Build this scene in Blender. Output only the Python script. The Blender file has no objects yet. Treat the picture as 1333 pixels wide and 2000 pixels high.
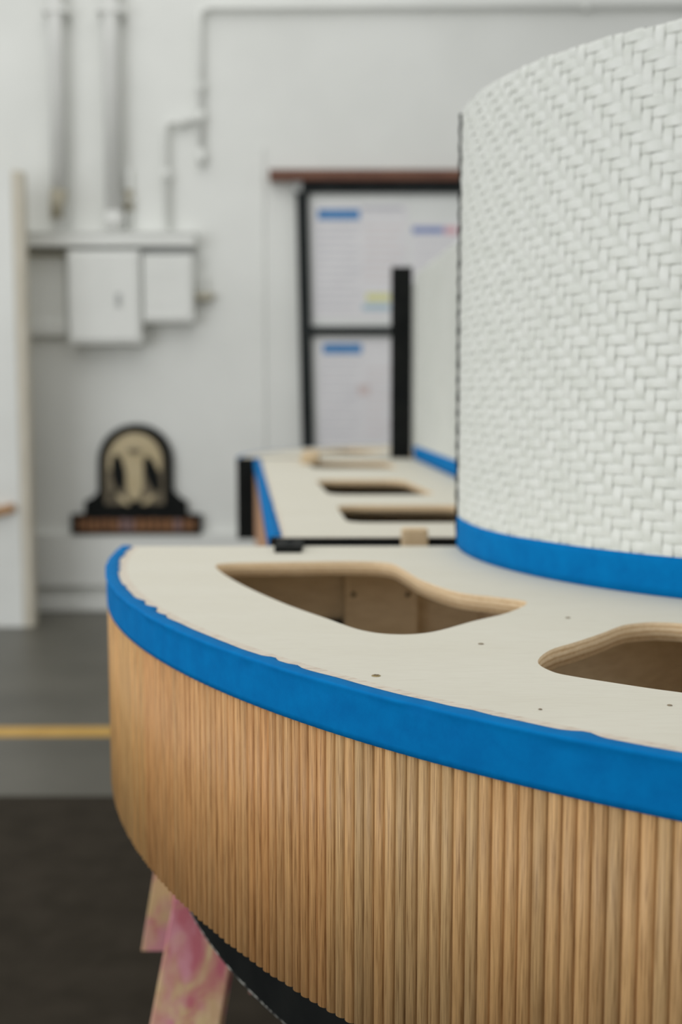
import bpy, bmesh, math, random
from mathutils import Vector, Matrix

random.seed(7)
sc = bpy.context.scene
col = sc.collection
rad = math.radians

# ------------------------------------------------------------------ camera
FPX, HOR = 2300.0, 765.0                 # focal length in pixels, horizon row (1333 x 2000 frame)
CAM_Z = 1.30
PITCH = math.atan((1000.0 - HOR) / FPX)
cam_d = bpy.data.cameras.new('camera')
cam_d.sensor_fit = 'VERTICAL'
cam_d.sensor_height = 36.0
cam_d.lens = FPX / 2000.0 * 36.0
cam_d.clip_start = 0.05
cam_d.dof.use_dof = True
cam_d.dof.focus_distance = 1.01
cam_d.dof.aperture_fstop = 3.4
cam = bpy.data.objects.new('camera', cam_d)
cam.location = (0, 0, CAM_Z)
cam.rotation_euler = (math.pi / 2 - PITCH, 0, 0)
col.objects.link(cam)
sc.camera = cam

# ------------------------------------------------------------------ world, light, exposure
w = bpy.data.worlds.new('world')
sc.world = w
w.use_nodes = True
bg = w.node_tree.nodes['Background']
bg.inputs[0].default_value = (0.97, 0.985, 0.97, 1)
bg.inputs[1].default_value = 0.60


def area(name, loc, target, sx, sy, power, colour):
    l = bpy.data.lights.new(name, 'AREA')
    l.shape = 'RECTANGLE'
    l.size, l.size_y = sx, sy
    l.energy = power
    l.color = colour
    o = bpy.data.objects.new(name, l)
    o.location = loc
    o.rotation_euler = (Vector(target) - Vector(loc)).to_track_quat('-Z', 'Y').to_euler()
    col.objects.link(o)
    return o


area('skylight', (-1.2, 3.3, 4.6), (-0.8, 3.5, 0), 6.0, 4.5, 78, (1.0, 0.985, 0.95))
area('open_shutter_door', (-5.2, -1.2, 2.0), (0.2, 2.4, 0.9), 5.0, 3.0, 165, (0.95, 0.98, 1.0))
sc.view_settings.view_transform = 'Standard'
sc.view_settings.look = 'None'
sc.view_settings.gamma = 1.0
sc.view_settings.use_curve_mapping = False
sc.view_settings.exposure = 0.0

# ------------------------------------------------------------------ helpers
ORG = {}


def mat(name, colour, rough=0.6, spec=0.4):
    m = bpy.data.materials.new(name)
    m.use_nodes = True
    b = m.node_tree.nodes['Principled BSDF']
    b.inputs['Base Color'].default_value = (*colour, 1)
    b.inputs['Roughness'].default_value = rough
    b.inputs['Specular IOR Level'].default_value = spec
    return m


def N(m, kind, **kw):
    n = m.node_tree.nodes.new(kind)
    for k, v in kw.items():
        if k in n.inputs:
            n.inputs[k].default_value = v
        else:
            setattr(n, k, v)
    return n


def L(m, a, b):
    m.node_tree.links.new(a, b)


def noise_tex(m, scale, stretch=(1, 1, 1), detail=4, rough=0.55, dist=0.0, per_object=False):
    tc = N(m, 'ShaderNodeTexCoord')
    mp = N(m, 'ShaderNodeMapping')
    mp.inputs['Scale'].default_value = stretch
    if per_object:
        oi = N(m, 'ShaderNodeObjectInfo')
        mul = N(m, 'ShaderNodeVectorMath', operation='SCALE')
        cmb = N(m, 'ShaderNodeCombineXYZ')
        for i in range(3):
            L(m, oi.outputs['Random'], cmb.inputs[i])
        L(m, cmb.outputs[0], mul.inputs[0])
        mul.inputs['Scale'].default_value = 7.3
        add = N(m, 'ShaderNodeVectorMath', operation='ADD')
        L(m, tc.outputs['Object'], add.inputs[0])
        L(m, mul.outputs[0], add.inputs[1])
        L(m, add.outputs[0], mp.inputs['Vector'])
    else:
        L(m, tc.outputs['Object'], mp.inputs['Vector'])
    nz = N(m, 'ShaderNodeTexNoise')
    nz.inputs['Scale'].default_value = scale
    nz.inputs['Detail'].default_value = detail
    nz.inputs['Roughness'].default_value = rough
    nz.inputs['Distortion'].default_value = dist
    L(m, mp.outputs[0], nz.inputs['Vector'])
    return nz


def ramp(m, src, stops):
    r = N(m, 'ShaderNodeValToRGB')
    el = r.color_ramp.elements
    while len(el) < len(stops):
        el.new(0.5)
    for e, (p, c) in zip(el, stops):
        e.position = p
        e.color = (*c, 1)
    L(m, src, r.inputs[0])
    return r


def bump(m, src, strength, dist=0.001):
    b = N(m, 'ShaderNodeBump')
    b.inputs['Strength'].default_value = strength
    b.inputs['Distance'].default_value = dist
    L(m, src, b.inputs['Height'])
    L(m, b.outputs[0], m.node_tree.nodes['Principled BSDF'].inputs['Normal'])


def base_of(m):
    return m.node_tree.nodes['Principled BSDF'].inputs['Base Color']


def mix(m, fac, a, b, kind='MIX'):
    x = N(m, 'ShaderNodeMix', data_type='RGBA', blend_type=kind)
    if isinstance(fac, float):
        x.inputs[0].default_value = fac
    else:
        L(m, fac, x.inputs[0])
    for sock, v in ((x.inputs[6], a), (x.inputs[7], b)):
        if isinstance(v, tuple):
            sock.default_value = (*v, 1)
        else:
            L(m, v, sock)
    return x.outputs[2]


def noisy(name, c0, c1, scale, stretch=(1, 1, 1), rough=0.6, spec=0.4, bmp=0.0, detail=4, per_object=False, lo=0.35, hi=0.65):
    m = mat(name, c0, rough, spec)
    nz = noise_tex(m, scale, stretch, detail, per_object=per_object)
    r = ramp(m, nz.outputs[0], [(lo, c0), (hi, c1)])
    L(m, r.outputs[0], base_of(m))
    if bmp:
        bump(m, nz.outputs[0], bmp)
    return m


# ------------------------------------------------------------------ materials
M = {}
M['wall'] = noisy('wall_paint', (0.74, 0.75, 0.72), (0.80, 0.81, 0.78), 1.3, rough=0.6, spec=0.3)
M['white_metal'] = noisy('white_painted_metal', (0.74, 0.75, 0.72), (0.79, 0.80, 0.77), 3.0, rough=0.5)
M['grey_metal'] = noisy('grey_painted_metal', (0.40, 0.41, 0.40), (0.46, 0.47, 0.46), 4.0, rough=0.5)
M['pipe_grey'] = noisy('pipe_paint', (0.70, 0.705, 0.68), (0.75, 0.755, 0.73), 3.0, rough=0.6)
M['tan_fitting'] = noisy('tan_fitting', (0.36, 0.33, 0.25), (0.42, 0.39, 0.30), 8.0, rough=0.5)
M['floor'] = noisy('concrete_floor', (0.080, 0.076, 0.061), (0.112, 0.106, 0.086), 1.7, rough=0.42, spec=0.5, detail=7)
M['mat_rubber'] = noisy('rubber_mat', (0.026, 0.021, 0.014), (0.037, 0.030, 0.021), 9.0, rough=0.9, spec=0.15, detail=8)
M['yellow'] = noisy('floor_line_yellow', (0.50, 0.29, 0.055), (0.58, 0.35, 0.08), 6.0, rough=0.5)
M['black'] = noisy('black_paint', (0.005, 0.006, 0.006), (0.010, 0.011, 0.010), 14.0, rough=0.7, spec=0.12)
M['frame_black'] = noisy('black_frame', (0.013, 0.016, 0.016), (0.022, 0.026, 0.026), 9.0, rough=0.65, spec=0.15)
M['chip'] = noisy('chipped_edge', (0.02, 0.02, 0.018), (0.40, 0.40, 0.36), 55.0, rough=0.7, detail=6, lo=0.45, hi=0.62)
M['red_wood'] = noisy('red_brown_wood', (0.12, 0.045, 0.026), (0.18, 0.078, 0.046), 7.0, (1, 8, 8), rough=0.5)
M['board'] = noisy('whiteboard', (0.72, 0.74, 0.72), (0.77, 0.78, 0.765), 2.0, rough=0.4)
M['paper'] = noisy('paper', (0.72, 0.71, 0.73), (0.77, 0.76, 0.775), 5.0, rough=0.8)
M['paper_blue'] = noisy('print_blue', (0.05, 0.20, 0.46), (0.09, 0.27, 0.55), 30.0, rough=0.8)
M['paper_purple'] = noisy('print_violet_blue', (0.17, 0.23, 0.48), (0.26, 0.33, 0.56), 30.0, rough=0.8)
M['paper_pink'] = noisy('print_pink', (0.66, 0.36, 0.42), (0.72, 0.45, 0.49), 30.0, rough=0.8)
M['paper_line'] = noisy('print_grey', (0.50, 0.50, 0.54), (0.56, 0.56, 0.60), 30.0, rough=0.8)
M['paper_rose'] = noisy('print_rose', (0.66, 0.56, 0.55), (0.70, 0.61, 0.60), 30.0, rough=0.8)
M['paper_yellow'] = noisy('print_yellow', (0.66, 0.66, 0.28), (0.72, 0.72, 0.36), 30.0, rough=0.8)
M['paper_teal'] = noisy('print_teal', (0.36, 0.50, 0.58), (0.43, 0.57, 0.64), 30.0, rough=0.8)
M['sign_tan'] = noisy('sign_tan', (0.49, 0.40, 0.235), (0.57, 0.475, 0.30), 9.0, rough=0.6)
M['sign_dim'] = noisy('sign_dim_tan', (0.12, 0.098, 0.062), (0.19, 0.155, 0.10), 9.0, rough=0.6)
M['sign_orange'] = noisy('sign_orange', (0.19, 0.082, 0.032), (0.27, 0.125, 0.05), 18.0, rough=0.6)
M['sign_pink'] = noisy('sign_pinkish', (0.20, 0.12, 0.11), (0.26, 0.16, 0.15), 18.0, rough=0.6)
M['brass'] = noisy('brass_screw', (0.30, 0.22, 0.08), (0.40, 0.30, 0.13), 300.0, rough=0.35)
M['brass'].node_tree.nodes['Principled BSDF'].inputs['Metallic'].default_value = 0.8
M['raw_edge'] = noisy('raw_board_edge', (0.55, 0.51, 0.42), (0.63, 0.59, 0.50), 6.0, (6, 6, 1), rough=0.7)
M['pine'] = noisy('pine', (0.60, 0.44, 0.26), (0.68, 0.53, 0.34), 20.0, (5, 5, 0.6), rough=0.65)
M['pine_dark'] = noisy('brown_stick', (0.40, 0.21, 0.085), (0.50, 0.28, 0.13), 20.0, (1, 6, 6), rough=0.6)
M['dark_mark'] = noisy('nail_mark', (0.20, 0.15, 0.10), (0.30, 0.24, 0.16), 300.0, rough=0.9)

# pale plywood face: faint grain along X
m = M['ply_top'] = mat('pale_plywood_face', (0.7, 0.66, 0.56), 0.6, 0.35)
nz = noise_tex(m, 30.0, (1.2, 14, 14), 6, 0.6, 0.4)
nb = noise_tex(m, 2.5, (1, 3, 1), 3)
c = ramp(m, nz.outputs[0], [(0.28, (0.645, 0.605, 0.505)), (0.52, (0.69, 0.66, 0.56)), (0.75, (0.715, 0.685, 0.585))])
c2 = mix(m, 0.28, c.outputs[0], ramp(m, nb.outputs[0], [(0.35, (0.66, 0.62, 0.52)), (0.65, (0.73, 0.70, 0.61))]).outputs[0])
L(m, c2, base_of(m))
bump(m, nz.outputs[0], 0.06)

m = M['veneer'] = mat('bare_pinkish_veneer_edge', (0.62, 0.50, 0.40), 0.65, 0.3)
nz = noise_tex(m, 60.0, (1.0, 5, 5), 6, 0.65, 0.6)
c = ramp(m, nz.outputs[0], [(0.32, (0.53, 0.42, 0.33)), (0.5, (0.67, 0.605, 0.51)), (0.7, (0.70, 0.65, 0.555))])
L(m, c.outputs[0], base_of(m))

# plywood edge: plies stacked along Z
m = M['ply_edge'] = mat('plywood_edge', (0.6, 0.42, 0.22), 0.7, 0.25)
tc = N(m, 'ShaderNodeTexCoord')
sx = N(m, 'ShaderNodeSeparateXYZ')
L(m, tc.outputs['Object'], sx.inputs[0])
nz = noise_tex(m, 26.0, (1, 1, 8), 5)
mm = N(m, 'ShaderNodeMath', operation='MULTIPLY_ADD')
L(m, nz.outputs[0], mm.inputs[0])
mm.inputs[1].default_value = 0.0028
L(m, sx.outputs[2], mm.inputs[2])
ml = N(m, 'ShaderNodeMath', operation='MULTIPLY')
L(m, mm.outputs[0], ml.inputs[0])
ml.inputs[1].default_value = 2 * math.pi / 0.0058
sn = N(m, 'ShaderNodeMath', operation='SINE')
L(m, ml.outputs[0], sn.inputs[0])
ad = N(m, 'ShaderNodeMath', operation='MULTIPLY_ADD')
L(m, sn.outputs[0], ad.inputs[0])
ad.inputs[1].default_value = 0.5
ad.inputs[2].default_value = 0.5
c = ramp(m, ad.outputs[0], [(0.0, (0.50, 0.31, 0.15)), (0.3, (0.76, 0.55, 0.32)), (1.0, (0.86, 0.68, 0.45))])
nf = noise_tex(m, 160.0, (1, 1, 2), 3)
c2 = mix(m, 0.35, c.outputs[0], ramp(m, nf.outputs[0], [(0.3, (0.58, 0.38, 0.20)), (0.7, (0.86, 0.67, 0.44))]).outputs[0])
L(m, c2, base_of(m))

M['ply_in'] = noisy('plywood_inside', (0.72, 0.59, 0.41), (0.82, 0.69, 0.50), 16.0, (2, 2, 9), rough=0.7, per_object=True, detail=5)
M['ply_in2'] = noisy('plywood_block', (0.74, 0.60, 0.41), (0.83, 0.69, 0.49), 14.0, (2, 2, 7), rough=0.7, per_object=True, detail=5)
M['ply_red'] = noisy('reddish_plywood_inside', (0.64, 0.47, 0.30), (0.72, 0.55, 0.37), 16.0, (2, 2, 9), rough=0.7)

# oak reeding: streaks along Z, tint from the object colour
m = M['oak'] = mat('oak', (0.4, 0.25, 0.12), 0.5, 0.35)
n1 = noise_tex(m, 1.0, (1000, 1000, 20), 4, 0.6, 0.3, per_object=True)
n2 = noise_tex(m, 1.0, (330, 330, 11), 4, 0.55, 1.0, per_object=True)
oi = N(m, 'ShaderNodeObjectInfo')
c1 = ramp(m, n1.outputs[0], [(0.33, (0.54, 0.45, 0.35)), (0.46, (0.92, 0.89, 0.85)), (0.67, (1.24, 1.22, 1.18))])
c2 = ramp(m, n2.outputs[0], [(0.28, (0.80, 0.75, 0.68)), (0.5, (1.0, 1.0, 1.0)), (0.75, (1.08, 1.06, 1.02))])
t = mix(m, 1.0, c1.outputs[0], c2.outputs[0], 'MULTIPLY')
t = mix(m, 1.0, t, oi.outputs['Color'], 'MULTIPLY')
L(m, t, base_of(m))
bump(m, n1.outputs[0], 0.4, 0.0006)

m = M['oak_back'] = noisy('oak_backing', (0.07, 0.04, 0.02), (0.10, 0.06, 0.03), 20.0, rough=0.8)

# crepe masking tape
m = M['tape'] = mat('blue_masking_tape', (0.0, 0.16, 0.42), 0.75, 0.06)
n1 = noise_tex(m, 34.0, (1, 1, 1), 5, 0.6)
n2 = noise_tex(m, 900.0, (1, 1, 0.25), 3)
c1 = ramp(m, n1.outputs[0], [(0.34, (0.000, 0.150, 0.425)), (0.66, (0.000, 0.182, 0.485))])
L(m, c1.outputs[0], base_of(m))
ma = N(m, 'ShaderNodeMath', operation='MULTIPLY_ADD')
L(m, n1.outputs[0], ma.inputs[0])
ma.inputs[1].default_value = 3.0
L(m, n2.outputs[0], ma.inputs[2])
bump(m, ma.outputs[0], 0.22, 0.0007)

M['strap'] = noisy('white_plastic_strap', (0.69, 0.705, 0.65), (0.765, 0.775, 0.73), 40.0, (1, 1, 1), rough=0.38, spec=0.45, per_object=True)

# pink-blotched timber of the trestle
m = M['pink_wood'] = mat('pink_stained_timber', (0.7, 0.5, 0.3), 0.65, 0.3)
n1 = noise_tex(m, 11.0, (1.6, 1.6, 0.7), 4, 0.55, 0.8)
n2 = noise_tex(m, 40.0, (4, 4, 0.5), 4)
wood = ramp(m, n2.outputs[0], [(0.3, (0.60, 0.41, 0.20)), (0.7, (0.70, 0.51, 0.28))])
pk = ramp(m, n1.outputs[0], [(0.40, (0.0, 0.0, 0.0)), (0.58, (0.85, 0.85, 0.85))])
n3 = noise_tex(m, 19.0, (1.2, 1.2, 0.5), 3)
pc = ramp(m, n3.outputs[0], [(0.44, (0.66, 0.25, 0.34)), (0.58, (0.50, 0.085, 0.16))])
L(m, mix(m, pk.outputs[0], wood.outputs[0], pc.outputs[0]), base_of(m))


# ------------------------------------------------------------------ mesh helpers
def link(name, me, parent=None, material=None, smooth=False):
    o = bpy.data.objects.new(name, me)
    col.objects.link(o)
    if parent is not None:
        o.parent = parent
    if material is not None and not me.materials:
        me.materials.append(material)
    if smooth:
        me.polygons.foreach_set('use_smooth', [True] * len(me.polygons))
    return o


def root_origin(p):
    while p is not None:
        if p.name in ORG:
            return ORG[p.name]
        p = p.parent
    return Vector((0, 0, 0))


def build(name, verts, faces, material, parent=None, smooth=False, fix=True):
    """verts in world coordinates; stored relative to the parent thing's base"""
    org = root_origin(parent)
    me = bpy.data.meshes.new(name)
    me.from_pydata([tuple(Vector(v) - org) for v in verts], [], faces)
    if fix:
        bm = bmesh.new()
        bm.from_mesh(me)
        bmesh.ops.recalc_face_normals(bm, faces=bm.faces)
        bm.to_mesh(me)
        bm.free()
    return link(name, me, parent, M[material], smooth)


def thing(name, label, cat, loc, group=None):
    o = bpy.data.objects.new(name, None)
    o.empty_display_size = 0.05
    o.location = loc
    col.objects.link(o)
    ORG[o.name] = Vector(loc)
    return tag(o, label, cat, group)


def tag(o, label, cat, group=None):
    o['label'] = label
    o['category'] = cat
    if group:
        o['group'] = group
    return o


def box_data(x0, x1, y0, y1, z0, z1):
    v = [(x, y, z) for z in (z0, z1) for y in (y0, y1) for x in (x0, x1)]
    f = [(0, 2, 3, 1), (4, 5, 7, 6), (0, 1, 5, 4), (1, 3, 7, 5), (3, 2, 6, 7), (2, 0, 4, 6)]
    return v, f


def bevelled(o, width=0.004, seg=2):
    md = o.modifiers.new('soft_edge', 'BEVEL')
    md.width = width
    md.segments = seg
    md.limit_method = 'ANGLE'
    return o


def box(name, x0, x1, y0, y1, z0, z1, material, parent=None, bev=0.0):
    o = build(name, *box_data(x0, x1, y0, y1, z0, z1), material, parent)
    return bevelled(o, bev) if bev else o


def beam(name, p0, p1, wid, thk, side, material, parent=None, bev=0.003):
    """a board from p0 to p1; 'side' is the direction of its width"""
    p0, p1 = Vector(p0), Vector(p1)
    d = (p1 - p0).normalized()
    s = Vector(side)
    s = (s - d * s.dot(d)).normalized()
    t = d.cross(s)
    v = []
    for p in (p0, p1):
        for a, b in ((-1, -1), (1, -1), (1, 1), (-1, 1)):
            v.append(p + s * (a * wid / 2) + t * (b * thk / 2))
    f = [(0, 1, 2, 3), (7, 6, 5, 4)] + [(i, (i + 1) % 4, 4 + (i + 1) % 4, 4 + i) for i in range(4)]
    return bevelled(build(name, v, f, material, parent), bev)


def prism_xz(name, poly, y0, y1, material, parent=None, bev=0.0):
    """a shape drawn in X, Z and given thickness along Y"""
    n = len(poly)
    v = [(x, y0, z) for x, z in poly] + [(x, y1, z) for x, z in poly]
    f = [tuple(range(n)), tuple(range(2 * n - 1, n - 1, -1))] + [(i, (i + 1) % n, n + (i + 1) % n, n + i) for i in range(n)]
    o = build(name, v, f, material, parent)
    return bevelled(o, bev) if bev else o


def tube(name, pts, r, material, parent=None, seg=12, smooth=True):
    pts = [Vector(p) for p in pts]
    v, f = [], []
    up = None
    for i, p in enumerate(pts):
        d = (pts[min(i + 1, len(pts) - 1)] - pts[max(i - 1, 0)]).normalized()
        if up is None:
            up = Vector((0, 1, 0)) if abs(d.y) < 0.9 else Vector((1, 0, 0))
        s = d.cross(up).normalized()
        u = s.cross(d).normalized()
        for k in range(seg):
            a = 2 * math.pi * k / seg
            v.append(p + s * (r * math.cos(a)) + u * (r * math.sin(a)))
    for i in range(len(pts) - 1):
        for k in range(seg):
            k2 = (k + 1) % seg
            f.append((i * seg + k, i * seg + k2, (i + 1) * seg + k2, (i + 1) * seg + k))
    f.append(tuple(range(seg)))
    f.append(tuple(range(len(v) - 1, len(v) - seg - 1, -1)))
    return build(name, v, f, material, parent, smooth)


def bend(pts, r, n=6):
    """round the corners of a polyline"""
    pts = [Vector(p) for p in pts]
    out = [pts[0]]
    for a, b, c in zip(pts, pts[1:], pts[2:]):
        p = b + (a - b).normalized() * r
        q = b + (c - b).normalized() * r
        for k in range(n + 1):
            t = k / n
            out.append(p * (1 - t) ** 2 + b * (2 * t * (1 - t)) + q * t ** 2)
    return out + [pts[-1]]


def ray(px, py):
    x, y = (px - 666.5) / FPX, (1000.0 - py) / FPX
    c_, s_ = math.cos(PITCH), math.sin(PITCH)
    return Vector((x, c_ + s_ * y, -s_ + c_ * y))


def on_z(px, py, z):
    d = ray(px, py)
    k = (z - CAM_Z) / d.z
    return (d.x * k, d.y * k)


def on_y(px, py, Y):
    d = ray(px, py)
    k = Y / d.y
    return (d.x * k, CAM_Z + d.z * k)


def closed_spline(pts, n=6):
    out = []
    k = len(pts)
    for i in range(k):
        p0, p1, p2, p3 = (Vector(pts[(i + j) % k]) for j in (-1, 0, 1, 2))
        for s in range(n):
            t = s / n
            out.append(0.5 * ((2 * p1) + (p2 - p0) * t + (2 * p0 - 5 * p1 + 4 * p2 - p3) * t * t + (3 * p1 - p0 - 3 * p2 + p3) * t ** 3))
    return out


def rounded(poly, r, n=6):
    """round the corners of a closed 2D polygon"""
    out = []
    k = len(poly)
    for i in range(k):
        a, b, c_ = (Vector(poly[(i + j) % k]) for j in (-1, 0, 1))
        ra = min(r, (a - b).length * 0.45, (c_ - b).length * 0.45)
        p, q = b + (a - b).normalized() * ra, b + (c_ - b).normalized() * ra
        for s in range(n + 1):
            t = s / n
            out.append(p * (1 - t) ** 2 + b * (2 * t * (1 - t)) + q * t ** 2)
    return out


TOP = 1.05           # seat top
THK = 0.0205         # plywood thickness


def seat_board(name, outer, rim_flags, holes, parent, rim=0.025):
    """plywood board with cut-outs; rim_flags marks outline points on the front edge, where the veneer is eased"""
    org = root_origin(parent)
    bm = bmesh.new()

    def loop(pts, z):
        vs = [bm.verts.new(Vector((p[0], p[1], z)) - org) for p in pts]
        es = [bm.edges.new((vs[i], vs[(i + 1) % len(vs)])) for i in range(len(vs))]
        return vs, es
    n = len(outer)
    inset = []
    for i in range(n):
        if rim_flags[i] is not None:
            d = Vector(rim_flags[i])
            inset.append((outer[i][0] - d.x * rim, outer[i][1] - d.y * rim))
        else:
            inset.append(outer[i])
    vi, ei = loop(inset, TOP)
    tops, edges = [vi], list(ei)
    for h in holes:
        vs, es = loop(h, TOP)
        tops.append(vs)
        edges += es
    r = bmesh.ops.triangle_fill(bm, use_beauty=True, use_dissolve=False, edges=edges)
    top_faces = [g for g in r['geom'] if isinstance(g, bmesh.types.BMFace)]
    for fc in top_faces:
        fc.material_index = 0
        if fc.normal.z < 0:
            fc.normal_flip()
    # eased rim
    vo = []
    for i in range(n):
        vo.append(vi[i] if rim_flags[i] is None else bm.verts.new(Vector((outer[i][0], outer[i][1], TOP - 0.0010)) - org))
    for i in range(n):
        j = (i + 1) % n
        q = [vi[i], vo[i], vo[j], vi[j]]
        u = []
        for x in q:
            if x not in u:
                u.append(x)
        if len(u) >= 3:
            fc = bm.faces.new(u)
            fc.material_index = 2
    # underside
    low = {}
    for fc in list(top_faces):
        vs = []
        for x in fc.verts:
            if x not in low:
                low[x] = bm.verts.new(x.co + Vector((0, 0, -THK)))
            vs.append(low[x])
        nf = bm.faces.new(vs[::-1])
        nf.material_index = 3
    lo_o = []
    for i in range(n):
        lo_o.append(low[vi[i]])
    for a, b in ((vo, lo_o),):
        for i in range(n):
            j = (i + 1) % n
            fc = bm.faces.new((a[i], b[i], b[j], a[j]))
            fc.material_index = 1
    for vs in tops[1:]:
        k = len(vs)
        for i in range(k):
            j = (i + 1) % k
            fc = bm.faces.new((vs[i], vs[j], low[vs[j]], low[vs[i]]))
            fc.material_index = 1
            fc.smooth = True
    bmesh.ops.recalc_face_normals(bm, faces=bm.faces)
    me = bpy.data.meshes.new(name)
    bm.to_mesh(me)
    bm.free()
    for k in ('ply_top', 'ply_edge', 'veneer', 'ply_in'):
        me.materials.append(M[k])
    return link(name, me, parent)


def sheet(name, rows, material, parent, thick=0.0, smooth=True):
    """a surface from a list of rows of points"""
    k = len(rows[0])
    v = [p for r in rows for p in r]
    f = []
    for i in range(len(rows) - 1):
        for j in range(k - 1):
            f.append((i * k + j, i * k + j + 1, (i + 1) * k + j + 1, (i + 1) * k + j))
    o = build(name, v, f, material, parent, smooth, fix=True)
    if thick:
        md = o.modifiers.new('thickness', 'SOLIDIFY')
        md.thickness = thick
        md.offset = 0
    return o


def polar(C, r, deg):
    return (C[0] + r * math.cos(rad(deg)), C[1] + r * math.sin(rad(deg)))


def arc_slab(name, C, r0, r1, a0, a1, z0, z1, material, parent, n=60, smooth=True):
    """curved upright slab between two radii (numbers or functions of the angle)"""
    f0 = r0 if callable(r0) else (lambda a: r0)
    f1 = r1 if callable(r1) else (lambda a: r1)
    v, f = [], []
    for i in range(n + 1):
        a = a0 + (a1 - a0) * i / n
        p, q = polar(C, f0(a), a), polar(C, f1(a), a)
        v += [(*p, z0), (*q, z0), (*q, z1), (*p, z1)]
    for i in range(n):
        for k in range(4):
            k2 = (k + 1) % 4
            f.append((4 * i + k, 4 * i + k2, 4 * i + 4 + k2, 4 * i + 4 + k))
    f += [(0, 1, 2, 3), (4 * n + 3, 4 * n + 2, 4 * n + 1, 4 * n)]
    o = build(name, v, f, material, parent)
    return o


# ------------------------------------------------------------------ setting
WALL_Y = 6.95


def structure(o):
    o['kind'] = 'structure'
    return o


def W(px, py, Y=WALL_Y):
    return on_y(px, py, Y)


structure(box('floor', -9, 9, -4, WALL_Y + 0.2, -0.1, 0.0, 'floor'))
structure(box('wall_back', -9, 9, WALL_Y, WALL_Y + 0.2, 0, 5.5, 'wall'))
bb = structure(box('baseboard_back', -9, 9, WALL_Y - 0.035, WALL_Y, 0.0, 0.085, 'wall', bev=0.006))
tr = structure(box('trim_1', -9, 9, WALL_Y - 0.050, WALL_Y, 0.150, 0.47, 'wall', bev=0.004))

line = box('floor_line', -9, 1.4, 4.36, 4.49, 0.0, 0.0012, 'yellow')
line.rotation_euler = (0, 0, rad(0.5))
tag(line, 'yellow painted safety line running across the grey concrete floor', 'floor line')
fm = box('rubber_mat', -4.0, 2.6, -2.0, 3.67, 0.0, 0.009, 'mat_rubber', bev=0.003)
tag(fm, 'large black rubber mat lying on the floor below the benches', 'mat')

# ------------------------------------------------------------------ the near curved bench
C1 = (1.0, 1.9)
R1 = 1.3555
A0, A1 = 180.0, 270.0


def r_in(a):
    t = min(a, 221.0) / 100.0
    return -0.4065 * t * t + 1.508 * t - 0.5891


Z_BOT = TOP - 0.300        # bottom of the reeding
Z_PL = Z_BOT - 0.125       # bottom of the black plinth
IN_PL = 0.0855              # how far the plinth stands back
PITCH_F = 0.01215
bench = thing('curved_bench', 'large curved oak-reeded bench with woven white back, nearest of the three benches', 'bench', (0.2, 1.5, Z_PL))

# seat board
NA = 120
angs = [A0 + (A1 - A0) * i / NA for i in range(NA + 1)]
R_TOP = R1 - 0.0035
outline = [polar(C1, R_TOP, a) for a in angs]
flags = [(math.cos(rad(a)), math.sin(rad(a))) for a in angs]
inner = [polar(C1, r_in(a) - 0.03, a) for a in reversed(angs)]
outline += inner
flags += [None] * len(inner)
flags[0] = None
flags[NA] = None
h1 = [(-0.180, 1.673), (-0.163, 1.709), (-0.07, 1.722), (0.023, 1.728), (0.071, 1.709), (0.090, 1.639), (0.109, 1.549), (0.147, 1.458), (0.190, 1.423),
      (0.222, 1.388), (0.191, 1.322), (0.145, 1.271), (0.096, 1.213), (0.058, 1.200), (0.022, 1.221), (-0.016, 1.286), (-0.072, 1.388), (-0.137, 1.536)]
h2 = [(0.183, 1.075), (0.203, 1.125), (0.236, 1.163), (0.270, 1.204), (0.302, 1.246), (0.324, 1.260), (0.346, 1.264), (0.378, 1.252), (0.435, 1.190), (0.510, 1.125),
      (0.585, 1.075), (0.612, 1.045), (0.610, 0.96), (0.59, 0.85), (0.555, 0.828), (0.467, 0.853), (0.377, 0.905), (0.285, 0.963), (0.264, 0.976), (0.236, 0.996), (0.207, 1.018), (0.190, 1.037)]
h3 = [polar(C1, r, a) for r, a in ((1.16, 256), (1.0, 257.5), (0.95, 259), (0.95, 264), (0.97, 267), (1.1, 267.6), (1.165, 267), (1.175, 261.5))]
holes = [closed_spline(h, 5) for h in (h1, h2, h3)]
seat_board('seat_top', outline, flags, holes, bench)

# screws and nail marks in the board
for (px, py, rr, k) in ((735, 1320, 0.0042, 'brass'), (940, 1258, 0.0030, 'dark_mark'), (1309, 1378, 0.0022, 'dark_mark'), (1056, 1386, 0.0016, 'dark_mark'), (1110, 1207, 0.0030, 'dark_mark')):
    x, y = on_z(px, py, TOP)
    n = 14
    v = [(x + rr * math.cos(2 * math.pi * i / n), y + rr * math.sin(2 * math.pi * i / n), TOP + 0.0003) for i in range(n)]
    v += [(x + rr * 0.8 * math.cos(2 * math.pi * i / n), y + rr * 0.8 * math.sin(2 * math.pi * i / n), TOP + 0.0007) for i in range(n)]
    f = [tuple(range(n, 2 * n))] + [(i, (i + 1) % n, n + (i + 1) % n, n + i) for i in range(n)]
    s = build('screw' if k == 'brass' else 'nail', v, f, k, bench)
    if k == 'brass':
        for a in (0.4, 0.4 + math.pi / 2):
            d = Vector((math.cos(a), math.sin(a), 0)) * rr * 0.62
            beam('cross_slot', Vector((x, y, TOP + 0.0007)) - d, Vector((x, y, TOP + 0.0007)) + d, 0.0011, 0.0006, (-d.y, d.x, 0), 'dark_mark', s, bev=0.0001)

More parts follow.
